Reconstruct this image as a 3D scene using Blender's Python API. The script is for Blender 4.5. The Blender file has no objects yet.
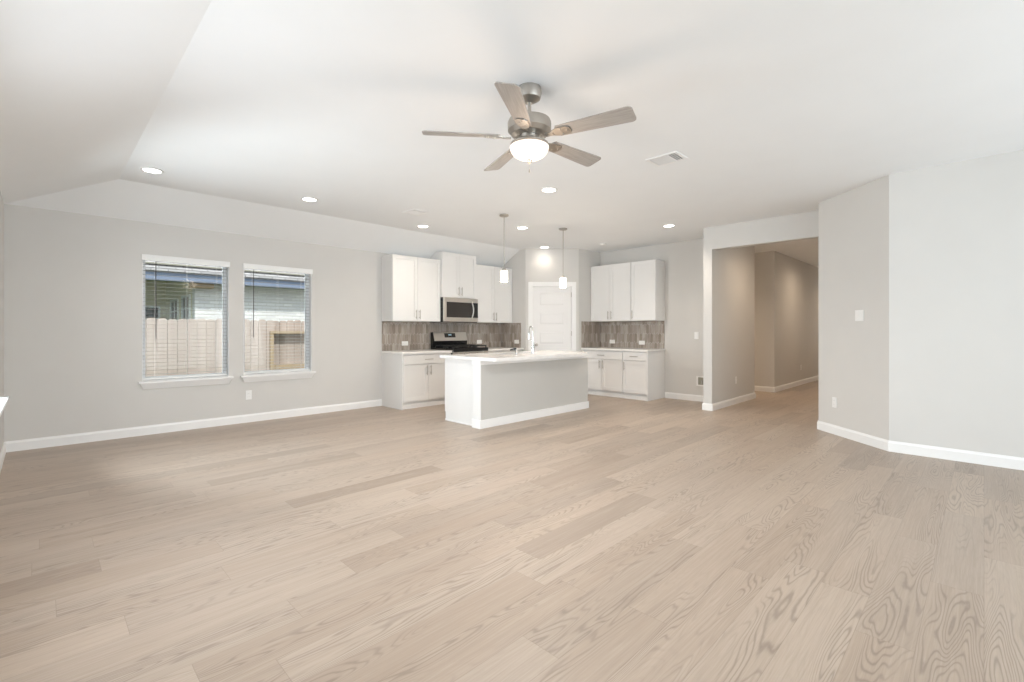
import bpy, bmesh, math, random
from mathutils import Matrix, Vector
random.seed(7)
S = bpy.context.scene
C = S.collection
PI = math.pi

# ------------------------------------------------------------------ camera
CH = 1.192                      # eye height
cam_d = bpy.data.cameras.new('camera')
cam = bpy.data.objects.new('camera', cam_d)
C.objects.link(cam)
cam.location = (0, 0, CH)
cam.rotation_euler = (PI / 2, 0, math.radians(-45))
cam_d.sensor_width = 36.0
cam_d.sensor_fit = 'HORIZONTAL'
cam_d.lens = 472 / 1024 * 36.0
cam_d.shift_y = -(341 - 330.9) / 1024
cam_d.clip_start = 0.02
S.camera = cam

# ------------------------------------------------------------------ world, sun, daylight
w = bpy.data.worlds.new('world')
S.world = w
w.use_nodes = True
wn = w.node_tree
bg = wn.nodes['Background']
bg.inputs[0].default_value = (0.88, 0.95, 1.0, 1)
bg.inputs[1].default_value = 1.25


def lamp(name, kind, loc, power, color=(1, 1, 1), rot=None, size=None, size_y=None, **kw):
    d = bpy.data.lights.new(name, kind)
    d.energy = power
    d.color = color
    if size is not None:
        if kind == 'AREA':
            d.shape = 'RECTANGLE'
            d.size = size
            d.size_y = size_y or size
        else:
            d.shadow_soft_size = size
    for k, v in kw.items():
        setattr(d, k, v)
    o = bpy.data.objects.new(name, d)
    C.objects.link(o)
    o.location = loc
    if rot:
        o.rotation_euler = rot
    return o


def aim(o, direction):
    o.rotation_euler = Vector(direction).to_track_quat('-Z', 'Y').to_euler()


sun = lamp('sun', 'SUN', (0, 0, 20), 2.4, (1, 0.95, 0.87), angle=0.02)
aim(sun, (-0.12, 0.66, -0.74))
DAY = (0.88, 0.94, 1.0)
# daylight at the openings: two windows in the left wall, patio doors in the back wall
aim(lamp('daylight_left', 'AREA', (-1.45, 6.55, 1.5), 400, DAY, size=1.9, size_y=1.9), (1, -0.75, -0.03))
aim(lamp('daylight_left_near', 'AREA', (-0.32, 2.6, 1.35), 24, DAY, size=1.8, size_y=1.4), (1, 0, 0))
aim(lamp('daylight_front_door', 'AREA', (16.9, 2.1, 1.5), 9, (1, .93, .86), size=.8, size_y=1.6), (-1, 0, 0))
aim(lamp('daylight_patio', 'AREA', (2.85, -3.65, 1.0), 160, DAY, size=5.0, size_y=2.0), (0, 1, 0.38))

S.view_settings.view_transform = 'Standard'
S.view_settings.look = 'None'
S.view_settings.gamma = 1.0
S.view_settings.use_curve_mapping = False
S.view_settings.exposure = 0.47
S.cycles.max_bounces = 14
S.cycles.diffuse_bounces = 9
S.cycles.transparent_max_bounces = 24
S.cycles.use_denoising = True
S.cycles.sample_clamp_indirect = 4.0
S.cycles.caustics_reflective = False
S.cycles.caustics_refractive = False


# ------------------------------------------------------------------ materials
class NT:
    """small helper for node graphs"""
    def __init__(self, name):
        m = bpy.data.materials.new(name)
        m.use_nodes = True
        self.m = m
        self.t = m.node_tree
        self.b = self.t.nodes['Principled BSDF']
        self.out = self.t.nodes['Material Output']

    def n(self, typ, **kw):
        nd = self.t.nodes.new(typ)
        for k, v in kw.items():
            setattr(nd, k, v)
        return nd

    def link(self, a, b):
        self.t.links.new(a, b)

    def set(self, sock, v):
        if isinstance(v, (int, float)):
            sock.default_value = v
        elif isinstance(v, tuple):
            sock.default_value = v if len(v) == len(sock.default_value) else (*v, 1)
        else:
            self.link(v, sock)

    def math(self, op, a, b=None, c=None):
        nd = self.n('ShaderNodeMath', operation=op)
        self.set(nd.inputs[0], a)
        if b is not None:
            self.set(nd.inputs[1], b)
        if c is not None:
            self.set(nd.inputs[2], c)
        return nd.outputs[0]

    def mix(self, f, a, b, mode='MIX'):
        nd = self.n('ShaderNodeMix', data_type='RGBA', blend_type=mode)
        self.set(nd.inputs[0], f)
        self.set(nd.inputs[6], a)
        self.set(nd.inputs[7], b)
        return nd.outputs[2]

    def comb(self, x, y, z):
        nd = self.n('ShaderNodeCombineXYZ')
        self.set(nd.inputs[0], x)
        self.set(nd.inputs[1], y)
        self.set(nd.inputs[2], z)
        return nd.outputs[0]

    def pos(self):
        tc = self.n('ShaderNodeTexCoord')
        sp = self.n('ShaderNodeSeparateXYZ')
        self.link(tc.outputs['Object'], sp.inputs[0])
        return tc.outputs['Object'], sp.outputs

    def noise(self, vec, scale=5, detail=2, rough=0.5, dist=0.0):
        nd = self.n('ShaderNodeTexNoise')
        self.link(vec, nd.inputs['Vector'])
        nd.inputs['Scale'].default_value = scale
        nd.inputs['Detail'].default_value = detail
        nd.inputs['Roughness'].default_value = rough
        nd.inputs['Distortion'].default_value = dist
        return nd.outputs['Fac']

    def ramp(self, f, stops):
        nd = self.n('ShaderNodeValToRGB')
        self.link(f, nd.inputs[0])
        e = nd.color_ramp.elements
        while len(e) < len(stops):
            e.new(0.5)
        for k, (p, c) in enumerate(stops):
            e[k].position = p
            e[k].color = (*c, 1) if len(c) == 3 else c
        return nd.outputs[0]

    def bump(self, h, strength=0.1, dist=0.01):
        nd = self.n('ShaderNodeBump')
        nd.inputs['Strength'].default_value = strength
        nd.inputs['Distance'].default_value = dist
        self.link(h, nd.inputs['Height'])
        self.link(nd.outputs[0], self.b.inputs['Normal'])


def paint(name, col, rough=0.55, texture=0.0, var=0.015, spec=0.5):
    g = NT(name)
    p, _ = g.pos()
    nz = g.noise(p, 3.0, 3)
    c = g.mix(nz, tuple(max(0, x - var) for x in col), tuple(min(1, x + var) for x in col))
    g.set(g.b.inputs['Base Color'], c)
    g.b.inputs['Roughness'].default_value = rough
    g.b.inputs['Specular IOR Level'].default_value = spec
    if texture:
        g.bump(g.noise(p, 160, 3), texture, 0.002)
    return g.m


def metal(name, col, rough=0.3, brushed=False):
    g = NT(name)
    p, s = g.pos()
    g.b.inputs['Metallic'].default_value = 1.0
    v = g.comb(g.math('MULTIPLY', s[0], 4), g.math('MULTIPLY', s[1], 4), g.math('MULTIPLY', s[2], 220 if brushed else 6))
    nz = g.noise(v, 1.0, 2)
    g.set(g.b.inputs['Base Color'], g.mix(nz, tuple(x * 0.93 for x in col), col))
    g.set(g.b.inputs['Roughness'], g.math('MULTIPLY_ADD', nz, 0.1, rough))
    return g.m


def glow(name, col, strength):
    g = NT(name)
    g.b.inputs['Base Color'].default_value = (*col, 1)
    g.b.inputs['Emission Color'].default_value = (*col, 1)
    g.b.inputs['Emission Strength'].default_value = strength
    g.b.inputs['Roughness'].default_value = 0.3
    return g.m


M = {}
M['wall'] = paint('wall_paint', (0.64, 0.627, 0.605), 0.7, 0.15)
M['ceiling'] = paint('ceiling_paint', (0.845, 0.86, 0.87), 0.8, 0.2)
M['trim'] = paint('trim_paint', (0.85, 0.85, 0.845), 0.38)
M['cabinet'] = paint('cabinet_paint', (0.80, 0.795, 0.785), 0.4)
M['door'] = paint('door_paint', (0.82, 0.815, 0.81), 0.4)
M['knee'] = paint('island_paint', (0.56, 0.55, 0.525), 0.7, 0.1)
M['plastic'] = paint('white_plastic', (0.86, 0.855, 0.84), 0.3)
M['slot'] = paint('outlet_slot', (0.22, 0.21, 0.20), 0.5)
M['vinyl'] = paint('window_vinyl', (0.88, 0.89, 0.90), 0.35)
M['blind'] = paint('blind_rail', (0.86, 0.86, 0.85), 0.4)
M['slat'] = paint('shaded_blind_slat', (0.40, 0.40, 0.39), 0.5)  # white slats, darkened in colour to give their backlit shade
M['nickel'] = metal('brushed_nickel', (0.50, 0.47, 0.43), 0.34)
M['chrome'] = metal('chrome', (0.66, 0.66, 0.66), 0.12)
M['steel'] = metal('stainless_steel', (0.66, 0.63, 0.59), 0.26, True)
M['black'] = paint('black_enamel', (0.012, 0.012, 0.013), 0.18, 0, 0.002)
M['iron'] = paint('cast_iron', (0.014, 0.014, 0.014), 0.6, 0.2, 0.003)
M['glass_dark'] = paint('dark_glass', (0.035, 0.032, 0.03), 0.08, 0, 0.004)
M['dark'] = paint('dark_wand', (0.045, 0.04, 0.04), 0.4)
M['lens'] = glow('lamp_lens', (1.0, 0.96, 0.90), 9.0)
M['shade'] = glow('frosted_shade', (1.0, 0.93, 0.84), 1.5)
M['bowl'] = glow('frosted_bowl', (1.0, 0.91, 0.82), 0.36)
M['digits'] = glow('clock_digits', (0.6, 0.85, 1.0), 0.35)


def quartz():
    g = NT('quartz_top')
    p, _ = g.pos()
    a = g.noise(p, 9, 5, 0.6)
    c = g.ramp(a, [(0.3, (0.78, 0.765, 0.745)), (0.7, (0.86, 0.85, 0.835))])
    g.set(g.b.inputs['Base Color'], c)
    g.b.inputs['Roughness'].default_value = 0.18
    return g.m


M['quartz'] = quartz()


def floor_mat():
    g = NT('oak_plank')
    p, s = g.pos()
    PW, PL = 0.182, 1.24
    yr = g.math('DIVIDE', s[1], PW)
    row = g.math('FLOOR', yr)
    wn1 = g.n('ShaderNodeTexWhiteNoise', noise_dimensions='1D')
    g.link(row, wn1.inputs['W'])
    xo = g.math('ADD', g.math('DIVIDE', s[0], PL), wn1.outputs['Value'])
    col = g.math('FLOOR', xo)
    wn2 = g.n('ShaderNodeTexWhiteNoise', noise_dimensions='2D')
    g.link(g.comb(row, col, 0), wn2.inputs['Vector'])
    r = wn2.outputs['Value']
    sepc = g.n('ShaderNodeSeparateColor')
    g.link(wn2.outputs['Color'], sepc.inputs[0])
    r2, r3 = sepc.outputs[0], sepc.outputs[1]
    # cathedral rings: contour lines of a long stretched noise, different on every plank
    v = g.comb(g.math('MULTIPLY_ADD', s[0], 0.95, g.math('MULTIPLY', r, 37)),
               g.math('MULTIPLY_ADD', s[1], 8.5, g.math('MULTIPLY', r2, 53)),
               g.math('MULTIPLY', r3, 19))
    f = g.noise(v, 1.0, 1.5, 0.45, 0.25)
    wob = g.noise(g.comb(g.math('MULTIPLY', s[0], 14), g.math('MULTIPLY', s[1], 60), r), 1.0, 2)
    rings = g.math('SINE', g.math('ADD', g.math('MULTIPLY', f, 165), g.math('MULTIPLY', wob, 2.2)))
    rings = g.math('MULTIPLY_ADD', rings, 0.5, 0.5)
    rings = g.math('POWER', rings, 4.0)
    mask = g.ramp(g.noise(v, 1.0, 0), [(0.40, (0.12,) * 3), (0.60, (1,) * 3)])
    rings = g.math('MULTIPLY', rings, mask)
    fine = g.noise(g.comb(g.math('MULTIPLY', s[0], 9), g.math('MULTIPLY', s[1], 260), r), 1.0, 3, 0.6)
    broad = g.noise(g.comb(g.math('MULTIPLY', s[0], 1.6), g.math('MULTIPLY_ADD', s[1], 16, g.math('MULTIPLY', r, 70)), r2), 1.0, 2)
    base = g.ramp(r, [(0.0, (0.285, 0.215, 0.162)), (0.25, (0.372, 0.288, 0.222)), (0.75, (0.42, 0.33, 0.258)), (1.0, (0.475, 0.383, 0.305))])
    base = g.mix(g.math('MULTIPLY', r3, 0.35), base, (0.40, 0.345, 0.297))
    c = base
    streak = g.noise(g.comb(g.math('MULTIPLY', s[0], 2.2), g.math('MULTIPLY', s[1], 95), g.math('MULTIPLY', r, 40)), 1.0, 3, 0.65, 0.4)
    c = g.mix(g.ramp(streak, [(0.48, (0, 0, 0)), (0.68, (.22, .22, .22))]), c, (0.25, 0.195, 0.15))
    c = g.mix(g.math('MULTIPLY', g.math('SUBTRACT', fine, 0.35), 0.5), c, (0.24, 0.19, 0.15))
    limed = g.ramp(g.math('SUBTRACT', 1.0, streak), [(0.50, (0, 0, 0)), (0.72, (.22, .22, .22))])
    c = g.mix(limed, c, (0.56, 0.49, 0.43))
    c = g.mix(g.math('MULTIPLY', rings, 0.62), c, (0.17, 0.13, 0.10))
    c = g.mix(g.math('MULTIPLY', broad, 0.30), c, (0.54, 0.46, 0.39))
    fy = g.math('FRACT', yr)
    ey = g.math('MULTIPLY', g.math('MINIMUM', fy, g.math('SUBTRACT', 1.0, fy)), PW)
    fx = g.math('FRACT', xo)
    ex = g.math('MULTIPLY', g.math('MINIMUM', fx, g.math('SUBTRACT', 1.0, fx)), PL)
    e = g.math('MINIMUM', ex, ey)
    seam = g.math('LESS_THAN', e, 0.0012)
    c = g.mix(g.math('MULTIPLY', seam, 0.3), c, (0.16, 0.12, 0.09))
    g.set(g.b.inputs['Base Color'], c)
    g.set(g.b.inputs['Roughness'], g.math('MULTIPLY_ADD', fine, 0.12, 0.34))
    g.b.inputs['Specular IOR Level'].default_value = 0.5
    h = g.math('SUBTRACT', g.math('MULTIPLY', fine, 0.3), g.math('MULTIPLY', rings, 0.4))
    g.bump(h, 0.12, 0.002)
    return g.m


M['floor'] = floor_mat()


def tile_mat():
    g = NT('picket_tile')
    at = g.n('ShaderNodeAttribute', attribute_name='tone')
    p, s = g.pos()
    st = g.noise(g.comb(g.math('MULTIPLY', s[0], 75), g.math('MULTIPLY', s[1], 75), g.math('MULTIPLY', s[2], 6)), 1.0, 2)
    c = g.ramp(at.outputs['Fac'], [(0.0, (0.27, 0.23, 0.195)), (0.35, (0.36, 0.315, 0.275)), (0.7, (0.42, 0.375, 0.335)), (1.0, (0.50, 0.455, 0.41))])
    c = g.mix(g.ramp(st, [(0.42, (0, 0, 0)), (0.62, (.5, .5, .5))]), c, (0.22, 0.18, 0.15))
    g.set(g.b.inputs['Base Color'], c)
    g.b.inputs['Roughness'].default_value = 0.14
    return g.m


M['tile'] = tile_mat()
M['grout'] = paint('grout', (0.66, 0.63, 0.60), 0.8)


def wood_grey(name, c1, c2):
    g = NT(name)
    p, s = g.pos()
    v = g.comb(g.math('MULTIPLY', s[0], 6), g.math('MULTIPLY', s[1], 90), g.math('MULTIPLY', s[2], 6))
    f = g.noise(v, 1.0, 4, 0.6, 0.3)
    g.set(g.b.inputs['Base Color'], g.ramp(f, [(0.3, c1), (0.7, c2)]))
    g.b.inputs['Roughness'].default_value = 0.4
    return g.m


M['blade'] = wood_grey('fan_blade_oak', (0.30, 0.28, 0.26), (0.42, 0.40, 0.38))


def fence_mat(name, a, b):
    g = NT(name)
    p, s = g.pos()
    idx = g.math('FLOOR', g.math('DIVIDE', s[0], 0.142))
    wn1 = g.n('ShaderNodeTexWhiteNoise', noise_dimensions='1D')
    g.link(idx, wn1.inputs['W'])
    st = g.noise(g.comb(g.math('MULTIPLY', s[0], 70), g.math('MULTIPLY', s[1], 20), g.math('MULTIPLY', s[2], 4)), 1.0, 4, 0.65)
    bl = g.noise(p, 5, 3)
    c = g.mix(wn1.outputs['Value'], a, b)
    c = g.mix(g.math('MULTIPLY', st, 0.55), c, tuple(x * 0.55 for x in a))
    c = g.mix(g.math('MULTIPLY', bl, 0.35), c, (0.62, 0.56, 0.52))
    g.set(g.b.inputs['Base Color'], c)
    g.b.inputs['Roughness'].default_value = 0.85
    return g.m


M['fence'] = fence_mat('weathered_cedar', (0.36, 0.28, 0.235), (0.56, 0.46, 0.41))
M['fence_new'] = fence_mat('fresh_lumber', (0.36, 0.25, 0.14), (0.44, 0.32, 0.18))


def brick_mat():
    g = NT('pale_brick')
    tc = g.n('ShaderNodeTexCoord')
    sp = g.n('ShaderNodeSeparateXYZ')
    g.link(tc.outputs['Object'], sp.inputs[0])
    b = g.n('ShaderNodeTexBrick')
    g.link(g.comb(g.math('ADD', sp.outputs[0], sp.outputs[1]), sp.outputs[2], 0), b.inputs['Vector'])
    b.inputs['Color1'].default_value = (0.86, 0.85, 0.86, 1)
    b.inputs['Color2'].default_value = (0.70, 0.69, 0.72, 1)
    b.inputs['Mortar'].default_value = (0.70, 0.69, 0.68, 1)
    b.inputs['Scale'].default_value = 1.0
    b.inputs['Mortar Size'].default_value = 0.008
    b.inputs['Brick Width'].default_value = 0.21
    b.inputs['Row Height'].default_value = 0.076
    g.link(b.outputs['Color'], g.b.inputs['Base Color'])
    g.b.inputs['Roughness'].default_value = 0.9
    return g.m


M['brick'] = brick_mat()


def shingle_mat():
    g = NT('roof_shingle')
    p, s = g.pos()
    b = g.n('ShaderNodeTexBrick')
    g.link(g.comb(s[0], g.math('MULTIPLY', s[1], 1.15), 0), b.inputs['Vector'])
    b.inputs['Color1'].default_value = (0.50, 0.48, 0.49, 1)
    b.inputs['Color2'].default_value = (0.36, 0.35, 0.36, 1)
    b.inputs['Mortar'].default_value = (0.25, 0.24, 0.25, 1)
    b.inputs['Scale'].default_value = 1.0
    b.inputs['Mortar Size'].default_value = 0.012
    b.inputs['Brick Width'].default_value = 0.3
    b.inputs['Row Height'].default_value = 0.14
    g.link(b.outputs['Color'], g.b.inputs['Base Color'])
    g.b.inputs['Roughness'].default_value = 0.95
    return g.m


M['shingle'] = shingle_mat()
M['fascia'] = paint('slate_blue_fascia', (0.20, 0.245, 0.35), 0.5)
M['soffit'] = paint('olive_soffit', (0.30, 0.29, 0.24), 0.7)
M['brick_olive'] = paint('olive_siding', (0.74, 0.70, 0.58), 0.85, 0.3, 0.05)
M['grass'] = paint('lawn', (0.12, 0.17, 0.06), 0.95, 0.5, 0.05)
M['pane_out'] = paint('neighbour_pane', (0.03, 0.035, 0.035), 0.08, 0, 0.004)


def clear_glass():
    m = bpy.data.materials.new('clear_glass')
    m.use_nodes = True
    t = m.node_tree
    for nd in list(t.nodes):
        if nd.type != 'OUTPUT_MATERIAL':
            t.nodes.remove(nd)
    out = [nd for nd in t.nodes if nd.type == 'OUTPUT_MATERIAL'][0]
    tr = t.nodes.new('ShaderNodeBsdfTransparent')
    tr.inputs[0].default_value = (0.95, 0.97, 0.97, 1)
    gl = t.nodes.new('ShaderNodeBsdfGlossy')
    gl.inputs['Roughness'].default_value = 0.02
    fr = t.nodes.new('ShaderNodeFresnel')
    fr.inputs[0].default_value = 1.2
    mx = t.nodes.new('ShaderNodeMixShader')
    t.links.new(fr.outputs[0], mx.inputs[0])
    t.links.new(tr.outputs[0], mx.inputs[1])
    t.links.new(gl.outputs[0], mx.inputs[2])
    t.links.new(mx.outputs[0], out.inputs[0])
    return m


M['glass'] = clear_glass()


# ------------------------------------------------------------------ mesh builder
ORG = {}


class MB:
    def __init__(self, mat=None):
        self.bm = bmesh.new()
        self.x = mat or Matrix.Identity(4)

    def v(self, p):
        return self.bm.verts.new(self.x @ Vector(p))

    def box(self, x0, x1, y0, y1, z0, z1):
        vs = [self.v((x, y, z)) for x in (x0, x1) for y in (y0, y1) for z in (z0, z1)]
        for q in ((0, 1, 3, 2), (4, 6, 7, 5), (0, 4, 5, 1), (2, 3, 7, 6), (0, 2, 6, 4), (1, 5, 7, 3)):
            self.bm.faces.new([vs[i] for i in q])
        return self

    def prism(self, pts, z0, z1):
        lo = [self.v((x, y, z0)) for x, y in pts]
        hi = [self.v((x, y, z1)) for x, y in pts]
        n = len(pts)
        self.bm.faces.new(lo)
        self.bm.faces.new(hi)
        for i in range(n):
            self.bm.faces.new((lo[i], lo[(i + 1) % n], hi[(i + 1) % n], hi[i]))
        return self

    def extr(self, prof, a, b, axis='x'):
        """profile of (p,q) pairs swept from a to b along x (p=y,q=z) or y (p=x,q=z)"""
        f = (lambda t, p, q: (t, p, q)) if axis == 'x' else (lambda t, p, q: (p, t, q))
        A = [self.v(f(a, p, q)) for p, q in prof]
        B = [self.v(f(b, p, q)) for p, q in prof]
        n = len(prof)
        self.bm.faces.new(A)
        self.bm.faces.new(B)
        for i in range(n):
            self.bm.faces.new((A[i], A[(i + 1) % n], B[(i + 1) % n], B[i]))
        return self

    def lathe(self, prof, c, n=28, caps=True):
        """profile (radius, z) revolved about the vertical through c"""
        rings = []
        for r, z in prof:
            if r < 1e-6:
                rings.append([self.v((c[0], c[1], c[2] + z))])
            else:
                rings.append([self.v((c[0] + r * math.cos(2 * PI * k / n), c[1] + r * math.sin(2 * PI * k / n), c[2] + z)) for k in range(n)])
        for a, b in zip(rings, rings[1:]):
            for k in range(n):
                k2 = (k + 1) % n
                if len(a) == 1 and len(b) == 1:
                    continue
                if len(a) == 1:
                    self.bm.faces.new((a[0], b[k], b[k2]))
                elif len(b) == 1:
                    self.bm.faces.new((a[k], b[0], a[k2]))
                else:
                    self.bm.faces.new((a[k], b[k], b[k2], a[k2]))
        if caps:
            for r in (rings[0], rings[-1]):
                if len(r) > 2:
                    self.bm.faces.new(r)
        return self

    def tube(self, pts, r, n=10):
        pts = [Vector(p) for p in pts]
        rings = []
        for i, p in enumerate(pts):
            d = (pts[min(i + 1, len(pts) - 1)] - pts[max(i - 1, 0)]).normalized()
            up = Vector((0, 0, 1)) if abs(d.z) < 0.9 else Vector((1, 0, 0))
            a = d.cross(up).normalized()
            b = d.cross(a).normalized()
            rr = r[i] if isinstance(r, (list, tuple)) else r
            rings.append([self.v(p + a * rr * math.cos(2 * PI * k / n) + b * rr * math.sin(2 * PI * k / n)) for k in range(n)])
        for A, B in zip(rings, rings[1:]):
            for k in range(n):
                self.bm.faces.new((A[k], A[(k + 1) % n], B[(k + 1) % n], B[k]))
        self.bm.faces.new(rings[0])
        self.bm.faces.new(rings[-1])
        return self

    def build(self, name, mat, parent=None, org=None, smooth=False, bevel=0):
        bm = self.bm
        bmesh.ops.recalc_face_normals(bm, faces=bm.faces)
        if parent is not None:
            o3 = ORG[parent.name]
        elif org is not None:
            o3 = Vector(org)
        else:
            o3 = Vector((0, 0, 0))
        for vv in bm.verts:
            vv.co -= o3
        me = bpy.data.meshes.new(name)
        bm.to_mesh(me)
        bm.free()
        me.materials.append(M[mat] if isinstance(mat, str) else mat)
        if smooth:
            for p in me.polygons:
                p.use_smooth = True
            try:
                me.set_sharp_from_angle(angle=math.radians(38))
            except Exception:
                pass
        o = bpy.data.objects.new(name, me)
        C.objects.link(o)
        ORG[o.name] = o3
        if parent is not None:
            o.parent = parent
        else:
            o.location = o3
        if bevel:
            b = o.modifiers.new('bevel', 'BEVEL')
            b.width = bevel
            b.segments = 2
            b.limit_method = 'ANGLE'
        return o


def tag(o, label, cat, group=None):
    o['label'] = label
    o['category'] = cat
    if group:
        o['group'] = group
    return o


def thing(name, loc, label, cat, group=None):
    o = bpy.data.objects.new(name, None)
    C.objects.link(o)
    o.location = loc
    o.empty_display_size = 0.05
    ORG[o.name] = Vector(loc)
    return tag(o, label, cat, group)


def struct(o):
    o['kind'] = 'structure'
    return o


def copy_tree(o, parent=None):
    c = o.copy()
    C.objects.link(c)
    c.parent = parent
    ORG[c.name] = ORG[o.name]
    for ch in [k for k in bpy.data.objects if k.parent == o]:
        copy_tree(ch, c)
    return c


# ------------------------------------------------------------------ room measures (metres)
HC = 2.743          # flat ceiling
HE = 2.438          # ceiling height where it slopes down to the outer walls
YW = 6.79           # window / range wall face
XL = -0.25          # left wall face
YB = -3.20          # back wall face
XC, YC = 0.57, 6.25  # creases of the ceiling
XK = 7.88           # kitchen end wall face
XO = 7.09           # face of the wall with the wide opening
XP, YP = 6.47, 6.11  # pantry corner left
XQ, YQ = 7.18, 5.40  # pantry corner right
RX, RY = 5.953, 0.666
QX, QY = 6.676, 1.419
YH = 2.87           # hall wall face

# floor
struct(MB().prism([(-0.45, -3.4), (18, -3.4), (18, 8), (-0.45, 8)][:4], -0.12, 0.0).build('floor', 'floor'))

# ceiling: flat field with slopes falling to the left and window walls
def build_ceiling():
    mb = MB()
    P = {'a': (XL - .15, YB - .15, HE - .056), 'b': (XC, YB - .15, HC), 'c': (XC, YC, HC), 'd': (XL, YW, HE),
         'e': (18, YC, HC), 'f': (18, YW, HE), 'g': (18, YB - .15, HC), 'h': (XL - .15, YW + .099, HE - .056), 'i': (18, YW + .099, HE - .056)}
    polys = [('b', 'g', 'e', 'c'), ('c', 'e', 'i', 'h'), ('a', 'b', 'c', 'h')]
    lo = {k: mb.v(v) for k, v in P.items() if k not in 'df'}
    hi = {k: mb.v((v[0], v[1], 3.0)) for k, v in P.items() if k not in 'df'}
    for q in polys:
        mb.bm.faces.new([lo[k] for k in q])
        mb.bm.faces.new([hi[k] for k in q])
    rim = ['a', 'b', 'g', 'e', 'i', 'h']
    for k in range(6):
        a, b = rim[k], rim[(k + 1) % 6]
        mb.bm.faces.new((lo[a], lo[b], hi[b], hi[a]))
    return struct(mb.build('ceiling', 'ceiling'))


build_ceiling()


# window wall with its two openings
WIN = [(0.825, 1.700), (1.865, 2.745)]
WZ0, WZ1 = 0.615, 2.06
mb = MB()
T = 0.16
mb.box(XL - .15, WIN[0][0], YW, YW + T, 0, 3)
mb.box(WIN[0][1], WIN[1][0], YW, YW + T, 0, 3)
mb.box(WIN[1][1], 8.03, YW, YW + T, 0, 3)
for a, b in WIN:
    mb.box(a, b, YW, YW + T, 0, WZ0)
    mb.box(a, b, YW, YW + T, WZ1, 3)
struct(mb.build('wall_window', 'wall'))

# left wall with two openings
LW = [(4.88, 6.08), (1.70, 3.50)]
mb = MB()
for a, b in ((YB, 1.70), (3.50, 4.88), (6.08, YW)):
    mb.box(XL - .15, XL, a, b, 0, 2.9)
for a, b in LW:
    mb.box(XL - .15, XL, a, b, 0, WZ0)
    mb.box(XL - .15, XL, a, b, WZ1, 2.9)
struct(mb.build('wall_left', 'wall'))
# back wall with the patio opening
mb = MB()
mb.box(XL - .15, .30, YB - .15, YB, 0, 2.9).box(5.40, RX + .15, YB - .15, YB, 0, 2.9).box(.30, 5.40, YB - .15, YB, 2.40, 2.9)
struct(mb.build('wall_back', 'wall'))
# right wall, its diagonal and the hall side behind it
mb = MB()
mb.prism([(QX, QY), (RX, RY), (RX, YB - .15), (RX + .15, YB - .15), (RX + .15, RY - .06), (QX + .07, QY - .14), (18, QY - .14), (18, QY)], 0, HC + .05)
struct(mb.build('wall_right', 'wall'))
# opening header and pier with the hall wall
struct(MB().box(XO, XO + .13, QY, YH, 2.41, HC + .05).build('wall_header', 'wall'))
struct(MB().box(XO, 8.94, YH, 3.0, 0, HC + .05).box(8.81, 8.94, 3.0, 6.0, 0, HC + .05).build('wall_pier', 'wall'))
struct(MB().box(10.06, 18, YH, 3.0, 0, HC + .05).box(10.06, 10.19, 3.0, 6.0, 0, HC + .05).box(8.81, 10.19, 6.0, 6.13, 0, HC + .05).build('wall_hall', 'wall'))
struct(MB().box(17.0, 17.13, QY, YH, 0, HC + .05).build('wall_hall_end', 'wall'))
struct(MB().box(XK, XK + .13, 3.0, YQ + .1, 0, HC + .05).build('wall_kitchen', 'wall'))

# pantry walls with the diagonal doorway
DG = Matrix(((1 / math.sqrt(2), 1 / math.sqrt(2), 0, XP), (-1 / math.sqrt(2), 1 / math.sqrt(2), 0, YP), (0, 0, 1, 0), (0, 0, 0, 1)))
LD = math.hypot(XQ - XP, YQ - YP)       # x along the wall, y into the pantry
mb = MB()
mb.prism([(XP, YW + .01), (XP, YP), (XP + .085, YP + .085), (XP + .085, YW + .01)], 0, HC + .05)
mb.prism([(XQ, YQ), (XK + .01, YQ), (XK + .01, YQ + .12), (XQ + .12, YQ + .12)], 0, HC + .05)
DX0, DX1, DH = 0.135, 0.870, 2.03
mb.x = DG
mb.box(0, DX0 - .012, 0, .12, 0, HC + .05)
mb.box(DX1 + .012, LD, 0, .12, 0, HC + .05)
mb.box(DX0 - .012, DX1 + .012, 0, .12, DH + .012, HC + .05)
struct(mb.build('wall_pantry', 'wall'))

# door casing and jamb
mb = MB(DG)
cw = .083
for x0, x1, z0, z1 in ((DX0 - cw, DX0, 0, DH + cw), (DX1, DX1 + cw, 0, DH + cw), (DX0, DX1, DH, DH + cw)):
    mb.box(x0, x1, -.016, .001, z0, z1)
mb.box(DX0 - .011, DX0, 0, .12, 0, DH + .011).box(DX1, DX1 + .011, 0, .12, 0, DH + .011).box(DX0 - .011, DX1 + .011, 0, .12, DH, DH + .011)
struct(mb.build('trim_1', 'trim', bevel=.003))


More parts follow.
